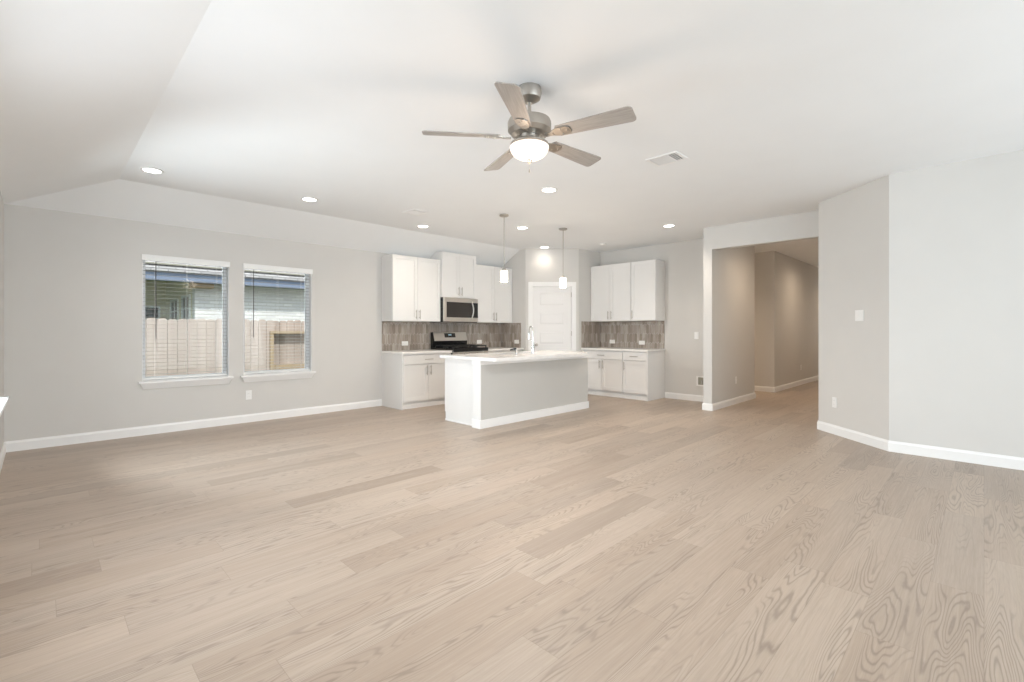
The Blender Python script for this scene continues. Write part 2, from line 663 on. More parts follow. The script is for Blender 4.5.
def pantry_door():
    mb = MB(DG)
    x0, x1 = DX0 + .003, DX1 - .003
    z0, z1 = .008, DH - .003
    y0, y1 = .020, .055
    st = .115
    zs = [z0 + .20]
    n = 5
    gap = .105
    ph = (z1 - .105 - zs[0] - gap * (n - 1)) / n
    mb.box(x0, x0 + st, y0, y1, z0, z1).box(x1 - st, x1, y0, y1, z0, z1)
    z = z0
    rails = [(z0, z0 + .20)]
    for k in range(n):
        p0 = rails[-1][1]
        p1 = p0 + ph
        rails.append((p1, p1 + gap if k < n - 1 else z1))
        mb.box(x0 + st, x1 - st, y0 + .012, y1 - .012, p0, p1)
        # raised field with sloping edges
        a0, a1, b0, b1 = x0 + st + .018, x1 - st - .018, p0 + .018, p1 - .018
        i = .022
        lo = [mb.v(q) for q in ((a0, y0 + .012, b0), (a1, y0 + .012, b0), (a1, y0 + .012, b1), (a0, y0 + .012, b1))]
        hi = [mb.v(q) for q in ((a0 + i, y0 + .002, b0 + i), (a1 - i, y0 + .002, b0 + i), (a1 - i, y0 + .002, b1 - i), (a0 + i, y0 + .002, b1 - i))]
        mb.bm.faces.new(lo)
        mb.bm.faces.new(hi)
        for q in range(4):
            mb.bm.faces.new((lo[q], lo[(q + 1) % 4], hi[(q + 1) % 4], hi[q]))
    for a, b in rails:
        mb.box(x0 + st, x1 - st, y0, y1, a, b)
    d = struct(mb.build('door_1', 'door'))
    # knob on the left, hinges on the right
    k = MB(DG @ Matrix.Translation((x0 + .07, y0, .93)) @ Matrix.Rotation(PI / 2, 4, 'X'))
    k.lathe([(.031, 0), (.031, .006), (.012, .010), (.011, .030), (.022, .036), (.028, .048), (.024, .062), (.0, .066)], (0, 0, 0), 20)
    k.build('door_knob', 'nickel', d, smooth=True)
    for z in (.25, 1.10, 1.83):
        h = MB(DG)
        h.tube([(x1 + .0, y0 - .006, z), (x1 + .0, y0 - .006, z + .09)], .0065, 8)
        h.build('hinge', 'nickel', d, smooth=True)


pantry_door()


# ------------------------------------------------------------------ baseboards
def baseboard(name, pts, left=True, h=.105, t=.015):
    """pts: floor line of the wall face; the board stands on the left of the walking direction"""
    mb = MB()
    prof = [(0, 0), (t, 0), (t, h - .022), (t * .55, h - .008), (t * .45, h), (0, h)]
    P = [Vector((x, y)) for x, y in pts]
    n = len(P)
    offs = []
    for i in range(n):
        ds = []
        if i > 0:
            ds.append((P[i] - P[i - 1]).normalized())
        if i < n - 1:
            ds.append((P[i + 1] - P[i]).normalized())
        ns = [Vector((-d.y, d.x)) * (1 if left else -1) for d in ds]
        if len(ns) == 2:
            m = ns[0] + ns[1]
            m = m / (1 + ns[0].dot(ns[1]))
        else:
            m = ns[0]
        offs.append(m)
    rings = [[mb.v((P[i].x + offs[i].x * p, P[i].y + offs[i].y * p, z)) for p, z in prof] for i in range(n)]
    k = len(prof)
    for A, B in zip(rings, rings[1:]):
        for j in range(k):
            mb.bm.faces.new((A[j], A[(j + 1) % k], B[(j + 1) % k], B[j]))
    mb.bm.faces.new(rings[0])
    mb.bm.faces.new(rings[-1])
    return struct(mb.build(name, 'trim'))


baseboard('baseboard_left', [(3.848, YW), (XL, YW), (XL, YB)], left=True)
baseboard('baseboard_back', [(.30, YB), (XL, YB)], left=False)
baseboard('baseboard_right', [(RX, YB), (RX, RY), (QX, QY), (16.9, QY)], left=True)
baseboard('baseboard_hall', [(17, YH), (10.06, YH), (10.06, 5.9)], left=True)
baseboard('baseboard_pier', [(8.94, 3.3), (8.94, YH), (XO, YH), (XO, 3.0), (XK, 3.0), (XK, 4.02)], left=True)


# ------------------------------------------------------------------ windows
def window(idx, x0, x1):
    y = YW
    mb = MB()
    f = .040
    yf0, yf1 = y + .094, y + .156
    mb.box(x0, x0 + f, yf0, yf1, WZ0, WZ1).box(x1 - f, x1, yf0, yf1, WZ0, WZ1)
    mb.box(x0 + f, x1 - f, yf0, yf1, WZ0, WZ0 + f).box(x0 + f, x1 - f, yf0, yf1, WZ1 - f, WZ1)
    # white returns lining the opening
    mb.box(x0, x0 + .006, y, yf0, WZ0, WZ1).box(x1 - .006, x1, y, yf0, WZ0, WZ1).box(x0 + .006, x1 - .006, y, yf0, WZ1 - .006, WZ1)
    win = struct(mb.build('window_%d' % idx, 'vinyl', bevel=.002))
    g = MB()
    g.box(x0 + f, x1 - f, y + .128, y + .132, WZ0 + f, WZ1 - f)
    g.build('glass_pane', 'glass', win)
    s = MB()
    # stool with horns, and the apron that tapers in below it
    s.box(x0 - .04, x1 + .04, y - .055, y - .001, WZ0 - .022, WZ0)
    s.box(x0 + .001, x1 - .001, y - .001, yf0, WZ0 - .0005, WZ0 + .008)
    z0, z1 = WZ0 - .092, WZ0 - .022
    a, b = [], []
    for (xa, xb, ya, z) in ((x0 + .005, x1 - .005, y - .014, z0), (x0 + .01 - .035, x1 + .025, y - .048, z1)):
        a.append([s.v((xa, y - .001, z)), s.v((xb, y - .001, z)), s.v((xb, ya, z)), s.v((xa, ya, z))])
    lo, hi = a
    s.bm.faces.new(lo)
    s.bm.faces.new(hi)
    for k in range(4):
        s.bm.faces.new((lo[k], lo[(k + 1) % 4], hi[(k + 1) % 4], hi[k]))
    s.build('window_sill', 'trim', win, bevel=.003)
    return win


window(1, *WIN[0])
window(2, *WIN[1])


def blind(x0, x1, label):
    y = YW
    t = thing('window_blind', ((x0 + x1) / 2, y + .03, WZ1 - .06), label, 'window blind', 'white slat blinds in the wall windows')
    v = MB()
    v.box(x0 - .008, x1 + .006, y - .022, y - .006, WZ1 - .062, WZ1 + .008)
    v.box(x0 - .008, x0 + .004, y - .006, y + .0, WZ1 - .062, WZ1 + .008)
    v.box(x1 - .004, x1 + .006, y - .006, y + .0, WZ1 - .062, WZ1 + .008)
    v.build('valance', 'blind', t, bevel=.003)
    h = MB()
    h.box(x0 + .008, x1 - .008, y - .004, y + .090, WZ1 - .052, WZ1 - .008)
    h.build('head_rail', 'blind', t)
    s = MB()
    z = WZ1 - .085
    zs = []
    while z > WZ0 + .06:
        # slightly arched slat, open
        s.extr([(y + .044, z), (y + .065, z + .0018), (y + .086, z), (y + .086, z + .0022), (y + .065, z + .004), (y + .044, z + .0022)], x0 + .01, x1 - .012)
        zs.append(z)
        z -= .0445
    s.build('slats', 'slat', t)
    b = MB()
    b.box(x0 + .01, x1 - .01, y + .042, y + .088, WZ0 + .012, WZ0 + .032)
    b.build('bottom_rail', 'blind', t, bevel=.003)
    for f in (.14, .5, .86):
        c = MB()
        xc = x0 + (x1 - x0) * f
        c.tube([(xc, y + .0425, WZ0 + .03), (xc, y + .0425, WZ1 - .05)], .0011, 5)
        c.tube([(xc, y + .0875, WZ0 + .03), (xc, y + .0875, WZ1 - .05)], .0011, 5)
        c.build('ladder_cord', 'blind', t)
    w_ = MB()
    w_.tube([(x0 + .13, y + .030, WZ1 - .06), (x0 + .13, y + .030, 1.10)], .0042, 8)
    w_.build('tilt_wand', 'dark', t)['label'] = 'dark tilt wand'
    return t


blind(*WIN[0], 'white slat blind lowered over the left window, slats open, fence and neighbour windows behind')
blind(*WIN[1], 'white slat blind lowered over the right window, above the wall outlet, slats open')


# windows of the left wall and the patio doors (behind the camera's edge)
def side_window(idx, ya, yb):
    mb = MB()
    f = .05
    x0, x1 = XL - .14, XL - .09
    mb.box(x0, x1, ya, ya + f, WZ0, WZ1).box(x0, x1, yb - f, yb, WZ0, WZ1)
    mb.box(x0, x1, ya + f, yb - f, WZ0, WZ0 + f).box(x0, x1, ya + f, yb - f, WZ1 - f, WZ1)
    wn_ = struct(mb.build('window_%d' % idx, 'vinyl'))
    MB().box(x0 + .022, x0 + .026, ya + f, yb - f, WZ0 + f, WZ1 - f).build('glass_pane', 'glass', wn_)
    s = MB()
    s.box(XL + .001, XL + .055, ya - .04, yb + .04, WZ0 - .022, WZ0)
    s.box(XL - .085, XL + .001, ya + .001, yb - .001, WZ0 - .0005, WZ0 + .008)
    s.extr([(XL + .001, WZ0 - .092), (XL + .014, WZ0 - .092), (XL + .048, WZ0 - .022), (XL + .001, WZ0 - .022)], ya - .02, yb + .02, 'y')
    s.build('window_sill', 'trim', wn_)


side_window(3, *LW[0])
side_window(4, *LW[1])
mb = MB()
for x in (.30, 1.98, 3.66, 5.34):
    mb.box(x, x + .06, YB - .12, YB - .08, 0.0, 2.40)
mb.box(.36, 5.34, YB - .12, YB - .08, 0, .06).box(.36, 5.34, YB - .12, YB - .08, 2.34, 2.40)
w5 = struct(mb.build('window_5', 'vinyl'))
for x in (.36, 2.04, 3.72):
    MB().box(x, x + 1.62, YB - .102, YB - .098, .06, 2.34).build('glass_pane', 'glass', w5)
# unseen roof slab added to keep the sun off the patio doors
struct(MB().box(-.4, 8, -7.0, YB - .16, 2.75, 2.9).build('ceiling_sun_block', 'ceiling'))


# ------------------------------------------------------------------ cabinets
W1 = Matrix(((1, 0, 0, 0), (0, -1, 0, YW - .001), (0, 0, 1, 0), (0, 0, 0, 1)))       # x along the wall, y out of it
W2 = Matrix(((0, -1, 0, XK - .001), (-1, 0, 0, YQ - .002), (0, 0, 1, 0), (0, 0, 0, 1)))   # x runs from the pantry towards the camera
CT = .872


def shaker(mat, x0, x1, y, z0, z1, parent, name='door', rail=.058, handle=None):
    mb = MB(mat)
    t = .019
    mb.box(x0, x0 + rail, y, y + t, z0, z1).box(x1 - rail, x1, y, y + t, z0, z1)
    mb.box(x0 + rail, x1 - rail, y, y + t, z0, z0 + rail).box(x0 + rail, x1 - rail, y, y + t, z1 - rail, z1)
    mb.box(x0 + rail, x1 - rail, y + .001, y + .009, z0 + rail, z1 - rail)
    d = mb.build(name, 'cabinet', parent)
    if handle:
        pull(mat, handle[0], y + t, handle[1], handle[2], d)
    return d


def slab_front(mat, x0, x1, y, z0, z1, parent, handle):
    mb = MB(mat)
    mb.box(x0, x1, y, y + .019, z0, z1)
    d = mb.build('drawer', 'cabinet', parent, bevel=.002)
    pull(mat, handle[0], y + .019, handle[1], handle[2], d)
    return d


def pull(mat, x, y, z, orient, parent, ln=.128):
    mb = MB(mat)
    a = ln / 2
    if orient == 'v':
        e = [(x, y + .026, z - a - .012), (x, y + .026, z + a + .012)]
        legs = [((x, y, z - a * .75), (x, y + .026, z - a * .75)), ((x, y, z + a * .75), (x, y + .026, z + a * .75))]
    else:
        e = [(x - a - .012, y + .026, z), (x + a + .012, y + .026, z)]
        legs = [((x - a * .75, y, z), (x - a * .75, y + .026, z)), ((x + a * .75, y, z), (x + a * .75, y + .026, z))]
    mb.tube(e, .0055, 8)
    for p, q in legs:
        mb.tube([p, q], .0042, 8)
    mb.build('handle', 'nickel', parent, smooth=True)


def world(mat, p):
    return mat @ Vector(p)


def upper(mat, x0, x1, z0, z1, label, doors=2, depth=.31, hinge='l'):
    t = thing('wall_cabinet', world(mat, ((x0 + x1) / 2, 0, z0)), label, 'cabinet', 'white wall cabinets of the kitchen')
    b = MB(mat)
    xa, xb = x0 + .0005, x1 - .0005
    b.box(xa, xa + .018, 0, depth, z0, z1).box(xb - .018, xb, 0, depth, z0, z1)
    b.box(xa + .018, xb - .018, 0, depth, z0, z0 + .018).box(xa + .018, xb - .018, 0, depth, z1 - .018, z1)
    b.box(xa + .018, xb - .018, 0, depth - .018, z0 + .018, z1 - .018)
    b.build('body', 'cabinet', t)
    g = .004
    hz = z0 + .11
    if doors == 2:
        m = (x0 + x1) / 2
        shaker(mat, x0 + g, m - .0025, depth + .001, z0 + .003, z1 - .006, t, handle=(m - .034, hz, 'v'))
        shaker(mat, m + .0025, x1 - g, depth + .001, z0 + .003, z1 - .006, t, handle=(m + .034, hz, 'v'))
    else:
        hx = x0 + .034 if hinge == 'r' else x1 - .034
        shaker(mat, x0 + g, x1 - g, depth + .001, z0 + .003, z1 - .006, t, handle=(hx, hz, 'v'))
    return t


def base_cab(mat, x0, x1, label, doors=2, depth=.59, hinge='l', ends=(False, False)):
    t = thing('base_cabinet', world(mat, ((x0 + x1) / 2, 0, 0)), label, 'cabinet', 'white base cabinets of the kitchen')
    top = CT - .039
    mb = MB(mat)
    xa, xb = x0 + (.0205 if ends[0] else .0005), x1 - (.0205 if ends[1] else .0005)
    mb.box(xa, xa + .018, 0, depth, .10, top).box(xb - .018, xb, 0, depth, .10, top)
    mb.box(xa + .018, xb - .018, 0, depth, .10, .112).box(xa + .018, xb - .018, 0, depth - .018, .112, top)
    mb.box(xa, xb, 0, depth - .045, 0, .0995)
    if ends[0]:
        mb.box(x0 + .0005, x0 + .02, 0, depth + .012, 0, top)
    if ends[1]:
        mb.box(x1 - .02, x1 - .0005, 0, depth + .012, 0, top)
    mb.build('body', 'cabinet', t)
    k = MB(mat)
    k.box(xa, xb, depth - .045, depth - .01, 0.001, .062)
    k.build('toe_kick', 'trim', t)
    a, b = x0 + (.022 if ends[0] else .004), x1 - (.022 if ends[1] else .004)
    zd = top - .155
    slab_front(mat, a, b, depth + .001, zd, top - .012, t, ((a + b) / 2, (zd + top - .012) / 2, 'h'))
    hz = zd - .10
    if doors == 2:
        m = (a + b) / 2
        shaker(mat, a, m - .0025, depth + .001, .115, zd - .007, t, handle=(m - .036, hz, 'v'))
        shaker(mat, m + .0025, b, depth + .001, .115, zd - .007, t, handle=(m + .036, hz, 'v'))
    else:
        hx = a + .034 if hinge == 'r' else b - .034
        shaker(mat, a, b, depth + .001, .115, zd - .007, t, handle=(hx, hz, 'v'))
    return t


RX0, RX1 = 4.774, 5.534   # range bay
UB = 1.375
UR = 1.347          # underside of the wall cabinets beside the range
upper(W1, 3.85, RX0 - .012, UR, 2.385, 'double-door white wall cabinet left of the microwave, first of the row')
upper(W1, RX0 - .008, RX1 - .010, 1.762, 2.53, 'short raised white cabinet directly above the microwave', depth=.345)
upper(W1, RX1 - .008, XP - .004, UR, 2.395, 'white wall cabinet right of the microwave behind the left pendant')
base_cab(W1, 3.85, RX0 - .004, 'white base cabinet left of the range with exposed side panel', ends=(True, False))
base_cab(W1, RX1 + .004, XP - .004, 'white base cabinet between range and pantry, hidden behind the island')
# kitchen end wall: x runs from the pantry (0) to the open end
LK = YQ - 4.03
upper(W2, .002, .885, UB, 2.435, 'double-door white wall cabinet beside the pantry door wall')
upper(W2, .887, LK, UB, 2.435, 'single-door white wall cabinet at the open end, right of the pantry', doors=1, hinge='r')
base_cab(W2, .002, .885, 'white two-door base cabinet in the corner by the pantry door')
base_cab(W2, .887, LK, 'white single-door base cabinet at the open right end of the kitchen', doors=1, hinge='r', ends=(False, True))


def counter(name, mat, x0, x1, label, depth=.635):
    mb = MB(mat)
    mb.box(x0, x1, .001, depth, CT - .038, CT)
    c = world(mat, ((x0 + x1) / 2, depth / 2, CT - .038))
    return tag(mb.build(name, 'quartz', org=c, bevel=.003), label, 'countertop')


counter('countertop', W1, 3.835, RX0 - .002, 'white stone countertop left of the range')
counter('countertop', W1, RX1 + .002, XP - .003, 'white stone countertop right of the range, ending at the pantry wall')
counter('countertop', W2, .002, LK + .015, 'white stone countertop on the base cabinets right of the pantry door')


# ------------------------------------------------------------------ backsplash tiles (elongated hexagons)
def backsplash(mat, x0, x1, z0, z1, label, cat='backsplash'):
    g = thing('tile_backsplash', world(mat, ((x0 + x1) / 2, 0, z0)), label, cat)
    MB(mat).box(x0, x1, .0, .006, z0, z1).build('grout_bed', 'grout', g)
    mb = MB(mat)
    TW, TH, TP, G = .054, .200, .034, .0024     # width, full height, tip height, grout
    vals = []
    rows = int((z1 - z0) / (TH - TP)) + 3
    cols = int((x1 - x0) / TW) + 3
    for c in range(cols):
        cx = x0 + c * TW
        for r in range(-1, rows):
            # rows interlock: every other row shifts by half a tile
            cx = x0 + c * TW + (TW / 2 if r % 2 else 0)
            cz = z0 + .02 + r * (TH - TP)
            hw, hh = TW / 2 - G / 2, (TH - TP) / 2 - G / 2
            pts = [(cx - hw, cz - hh + TP / 2), (cx, cz - hh - TP / 2 + G), (cx + hw, cz - hh + TP / 2),
                   (cx + hw, cz + hh - TP / 2), (cx, cz + hh + TP / 2 - G), (cx - hw, cz + hh - TP / 2)]
            # the next row's tips share the gaps of this one
            pts = clip(pts, x0 + .001, x1 - .001, z0 + .001, z1 - .001)
            if len(pts) < 3:
                continue
            tx, tz = random.uniform(-.02, .02), random.uniform(-.012, .012)
            lo = [mb.v((p[0], .006, p[1])) for p in pts]
            hi = [mb.v((p[0] + (cx - p[0]) * .03, .0095 + (p[0] - cx) * tx + (p[1] - cz) * tz * .3, p[1])) for p in pts]
            v = random.random()
            fs = [mb.bm.faces.new(hi)]
            n = len(pts)
            for k in range(n):
                fs.append(mb.bm.faces.new((lo[k], lo[(k + 1) % n], hi[(k + 1) % n], hi[k])))
            vals += [v] * len(fs)
    o = mb.build('picket_tiles', 'tile', g)
    at = o.data.attributes.new('tone', 'FLOAT', 'FACE')
    for k, v in enumerate(vals[:len(o.data.polygons)]):
        at.data[k].value = v
    return g


def clip(poly, x0, x1, z0, z1):
    def cut(pts, inside, inter):
        out = []
        for i in range(len(pts)):
            a, b = pts[i - 1], pts[i]
            ia, ib = inside(a), inside(b)
            if ia != ib:
                out.append(inter(a, b))
            if ib:
                out.append(b)
        return out

    def ix(v):
        return lambda a, b: (v, a[1] + (b[1] - a[1]) * (v - a[0]) / (b[0] - a[0]))

    def iz(v):
        return lambda a, b: (a[0] + (b[0] - a[0]) * (v - a[1]) / (b[1] - a[1]), v)
    for ins, it in ((lambda p: p[0] >= x0, ix(x0)), (lambda p: p[0] <= x1, ix(x1)), (lambda p: p[1] >= z0, iz(z0)), (lambda p: p[1] <= z1, iz(z1))):
        if len(poly) < 3:
            return []
        poly = cut(poly, ins, it)
    return poly


backsplash(W1, 3.85, XP - .012, CT + .001, UR - .001, 'grey-brown picket tile backsplash behind the range')
SP = Matrix(((0, -1, 0, XP - .001), (-1, 0, 0, YW - .012), (0, 0, 1, 0), (0, 0, 0, 1)))
backsplash(SP, 0, .56, CT + .001, UR - .001, 'short grey picket tile return on the pantry side wall right of the range')
backsplash(W2, .012, LK, CT + .001, UB - .001, 'grey-brown picket tile backsplash between the right-hand cabinets')
SQ = Matrix(((-1, 0, 0, XK - .002), (0, -1, 0, YQ - .001), (0, 0, 1, 0), (0, 0, 0, 1)))
backsplash(SQ, 0.0, .625, CT + .001, UB - .001, 'dark shaded picket tile return in the corner right of the pantry door')


# ------------------------------------------------------------------ kitchen island
def island():
    x0, x1 = 3.785, 5.985
    t = thing('kitchen_island', ((x0 + x1) / 2, 4.7, 0), 'long kitchen island with white end panel and grey painted front', 'kitchen island')
    top = CT - .041
    MB().box(x0 + .012, x1, 4.33, 4.46, 0, top).build('knee_wall', 'knee', t)['label'] = 'grey painted drywall front'
    MB().box(x0, x0 + .0118, 4.3295, 4.47, 0, top).build('end_board', 'cabinet', t)
    mb = MB()
    # carcass with an open well for the sink
    xa, xs, xt, hb = x0 + .05, 4.37, 5.19, .60
    mb.box(xa, xs, 4.462, 5.09, .0, top).box(xt, x1, 4.462, 5.09, .0, top).box(xs, xt, 4.462, 5.09, 0, hb)
    mb.box(xs, xt, 4.462, 4.58, hb, top).box(xs, xt, 5.04, 5.09, hb, top)
    mb.build('cabinet_body', 'cabinet', t)
    b = MB()
    h, tt = .105, .015
    b.box(x0 - tt, x1 + tt, 4.33 - tt, 4.329, 0, h)
    b.box(x0 - tt, x0 - .0005, 4.3291, 4.475, 0, h)
    b.box(x1 + .0005, x1 + tt, 4.3291, 4.475, 0, h)
    b.box(x0 + .04, x0 + .0495, 4.475, 5.09, 0, .022)
    b.build('baseboard', 'trim', t, bevel=.003)
    c = MB()
    c.box(x0 - .012, x1 + .012, 4.318, 4.329, top - .055, top)
    c.box(x0 - .012, x0 - .0005, 4.3291, 4.475, top - .055, top)
    c.box(x1 + .0005, x1 + .012, 4.3291, 4.475, top - .055, top)
    c.build('apron_trim', 'trim', t, bevel=.002)
    m = Matrix(((-1, 0, 0, x1), (0, 1, 0, 5.09), (0, 0, 1, 0), (0, 0, 0, 1)))
    n = 4
    wd = (x1 - x0 - .05) / n
    for k in range(n):
        a, bb = k * wd + .003, (k + 1) * wd - .003
        shaker(m, a, bb, .001, .115, top - .01, t, handle=((a + bb) / 2, top - .09, 'h'))
    return t


island()


def island_top():
    z0, z1 = CT - .040, CT
    mb = MB()
    sx0, sx1, sy0, sy1 = 4.42, 5.14, 4.60, 5.02
    X0, X1, Y0, Y1 = 3.765, 6.03, 4.06, 5.125
    r = .02
    mb.prism([(X0 + r, Y0), (5.62, Y0), (X1, 4.47), (X1, sy0), (X0, sy0), (X0, Y0 + r), (X0 + r * .3, Y0 + r * .3)], z0, z1)
    mb.box(X0, sx0, sy0, sy1, z0, z1).box(sx1, X1, sy0, sy1, z0, z1).box(X0, X1, sy1, Y1, z0, z1)
    tag(mb.build('island_countertop', 'quartz', org=((X0 + X1) / 2, 4.6, z0)), 'white stone island countertop with clipped right corner and sink', 'countertop')
    s = thing('kitchen_sink', ((sx0 + sx1) / 2, 4.81, z0 - .22), 'undermount steel sink set in the island countertop by the faucet', 'sink')
    b = MB()
    t = .004
    g = .006
    a0, a1, b0, b1 = sx0 - g, sx1 + g, sy0 - g, sy1 + g
    zt, zb = z0 - .001, z0 - .20
    b.box(a0, a0 + t, b0, b1, zb, zt).box(a1 - t, a1, b0, b1, zb, zt).box(a0, a1, b0, b0 + t, zb, zt).box(a0, a1, b1 - t, b1, zb, zt).box(a0, a1, b0, b1, zb - t, zb)
    b.build('basin', 'steel', s)
    MB().lathe([(.045, 0), (.045, .004), (.0, .004)], ((sx0 + sx1) / 2, 4.83, zb + .0005), 16).build('drain', 'chrome', s)


island_top()


def faucet():
    x, y = 4.915, 4.50
    t = thing('kitchen_faucet', (x, y, CT), 'tall chrome gooseneck faucet on the island', 'faucet')
    MB().lathe([(.028, 0), (.028, .006), (.022, .012), (.019, .10), (.017, .115)], (x, y, CT), 18).build('faucet_base', 'chrome', t, smooth=True)
    pts = [(x, y, CT + .11), (x, y, CT + .30)]
    R = .085
    for k in range(1, 13):
        a = PI * k / 12
        pts.append((x + .49 * (R - R * math.cos(a)), y + .87 * (R - R * math.cos(a)), CT + .30 + R * math.sin(a)))
    MB().tube(pts, .0095, 12).build('spout', 'chrome', t, smooth=True)
    e = pts[-1]
    MB().tube([e, (e[0], e[1], e[2] - .03), (e[0], e[1], e[2] - .10)], [.013, .016, .017], 12).build('spray_head', 'chrome', t, smooth=True)
    MB().tube([(e[0], e[1], e[2] - .10), (e[0], e[1], e[2] - .107)], .0145, 12).build('nozzle', 'black', t)
    MB().tube([(x + .017, y, CT + .075), (x + .04, y, CT + .085), (x + .055, y + .01, CT + .15)], [.010, .007, .005], 8).build('lever', 'chrome', t, smooth=True)
    # soap pump
    sx, sy = 4.555, 4.47
    p = thing('soap_dispenser', (sx, sy, CT), 'small chrome soap pump with dark nozzle left of the faucet', 'soap dispenser')
    MB().lathe([(.020, 0), (.020, .005), (.011, .012), (.009, .05), (.012, .055), (.012, .07)], (sx, sy, CT), 14).build('pump_body', 'chrome', p, smooth=True)
    MB().tube([(sx - .005, sy, CT + .075), (sx - .02, sy + .03, CT + .078), (sx - .035, sy + .085, CT + .06)], [.017, .014, .008], 10).build('pump_nozzle', 'black', p, smooth=True)


faucet()


# ------------------------------------------------------------------ range and microwave
def stove():
    x0, x1 = RX0 + .004, RX1 - .004
    t = thing('gas_range', ((x0 + x1) / 2, YW - .33, 0), 'stainless gas range with black cooktop and raised back panel', 'range')
    d = .665
    MB(W1).box(x0, x1, .02, d - .03, .06, .8455).build('body', 'black', t)
    MB(W1).box(x0 + .02, x1 - .02, .06, d - .08, 0, .06).build('plinth', 'black', t)
    MB(W1).box(x0 - .002, x1 + .002, .02, d + .006, .846, .905).build('cooktop', 'black', t, bevel=.003)
    # back guard: black housing, slanted stainless face, clock
    g = MB(W1)
    g.extr([(.02, .90), (.02, 1.168), (.060, 1.168), (.100, 1.02), (.085, .90)], x0, x1)
    g.build('back_guard', 'black', t)
    f = MB(W1)
    f.extr([(.0605, 1.164), (.064, 1.170), (.105, 1.020), (.1005, 1.018)], x0 + .022, x1 - .004)
    fo = f.build('control_fascia', 'steel', t)
    c = MB(W1)
    mx = (x0 + x1) / 2
    c.extr([(.0655, 1.150), (.0712, 1.151), (.0914, 1.076), (.0868, 1.075)], mx - .125, mx + .115)
    co = c.build('clock_panel', 'glass_dark', fo)
    c = MB(W1)
    for k, xx in enumerate((-.030, -.014, .006, .022)):
        c.extr([(.0722, 1.132), (.0772, 1.132), (.0825, 1.112), (.0775, 1.112)], mx - .005 + xx, mx + .005 + xx)
    c.build('clock_digits', 'digits', fo)
    # burners and grates
    for bx in (x0 + .17, x1 - .17):
        for by in (.22, .50):
            p = world(W1, (bx, by, .905))
            MB().lathe([(.055, 0), (.055, .006), (.036, .010), (.036, .020), (0, .022)], tuple(p), 20).build('burner', 'iron', t, smooth=True)
    for gx0, gx1 in ((x0 + .015, mx - .004), (mx + .004, x1 - .015)):
        g = MB(W1)
        z0, z1, wd = .928, .948, .013
        y0, y1 = .125, d - .025
        for y in (y0, (y0 + y1) / 2, y1 - wd):
            g.box(gx0, gx1, y, y + wd, z0, z1)
        for x in (gx0, (gx0 + gx1) / 2 - wd / 2, gx1 - wd):
            g.box(x, x + wd, y0, y1, z0 - .0005, z1 + .0005)
        for x in (gx0, gx1 - wd):
            for y in (y0, (y0 + y1) / 2, y1 - wd):
                g.box(x, x + wd, y, y + wd, .9052, z0)
        g.build('grate', 'iron', t)
    # front
    MB(W1).extr([(d - .029, .790), (d + .004, .790), (d + .002, .845), (d - .029, .845)], x0, x1).build('knob_panel', 'steel', t)
    for k in range(5):
        kx = x0 + .09 + k * (x1 - x0 - .18) / 4
        mm = W1 @ Matrix.Translation((kx, d + .003, .817)) @ Matrix.Rotation(-PI / 2, 4, 'X')
        MB(mm).lathe([(.021, 0), (.019, .022), (0, .023)], (0, 0, 0), 14).build('knob', 'steel', t, smooth=True)
    od = MB(W1).box(x0, x1, d - .029, d, .24, .785).build('oven_door', 'steel', t, bevel=.003)
    MB(W1).box(x0 + .09, x1 - .09, d + .0005, d + .002, .34, .64).build('oven_window', 'glass_dark', od)
    h = MB(W1)
    h.tube([(x0 + .05, d + .045, .735), (x1 - .05, d + .045, .735)], .011, 10)
    for xx in (x0 + .07, x1 - .07):
        h.tube([(xx, d, .735), (xx, d + .045, .735)], .008, 8)
    h.build('handle', 'steel', od, smooth=True)
    MB(W1).box(x0, x1, d - .029, d - .003, .07, .232).build('drawer', 'steel', t, bevel=.003)


stove()


def microwave():
    x0, x1 = RX0 - .004, RX1 - .013
    z0, z1 = 1.337, 1.758
    BK = .012
    t = thing('microwave_oven', ((x0 + x1) / 2, YW - .2, z0), 'stainless over-the-range microwave with black door glass', 'microwave')
    D = .385
    MB(W1).box(x0, x1, BK, D, z0, z1).build('body', 'black', t)
    f = MB(W1)
    y0, y1 = D + .001, D + .028
    cp = x1 - .125
    f.box(x0, x0 + .055, y0, y1, z0 + .012, z1)
    f.box(x0 + .055, x1, y0, y1, z1 - .075, z1)
    f.box(x0 + .055, x1, y0, y1, z0 + .012, z0 + .085)
    f.build('front_frame', 'steel', t, bevel=.002)
    d = MB(W1).box(x0 + .055, cp - .002, y0, y1 - .004, z0 + .085, z1 - .075).build('door_glass', 'glass_dark', t)
    MB(W1).box(cp, x1, y0, y1 - .003, z0 + .085, z1 - .075).build('control_panel', 'black', t)
    h = MB(W1)
    hx = cp - .035
    pts = []
    for k in range(9):
        u = k / 8
        pts.append((hx + .012 * math.sin(PI * u), y1 + .012 + .038 * math.sin(PI * u), z0 + .055 + u * (z1 - z0 - .10)))
    h.tube(pts, .0115, 10)
    h.build('handle', 'steel', d, smooth=True)
    g = MB(W1)
    for k in range(9):
        g.box(x0 + .08, x1 - .08, .05 + k * .03, .06 + k * .03, z0 - .002, z0 - .0002)
    g.build('vent_grille', 'steel', t)


microwave()


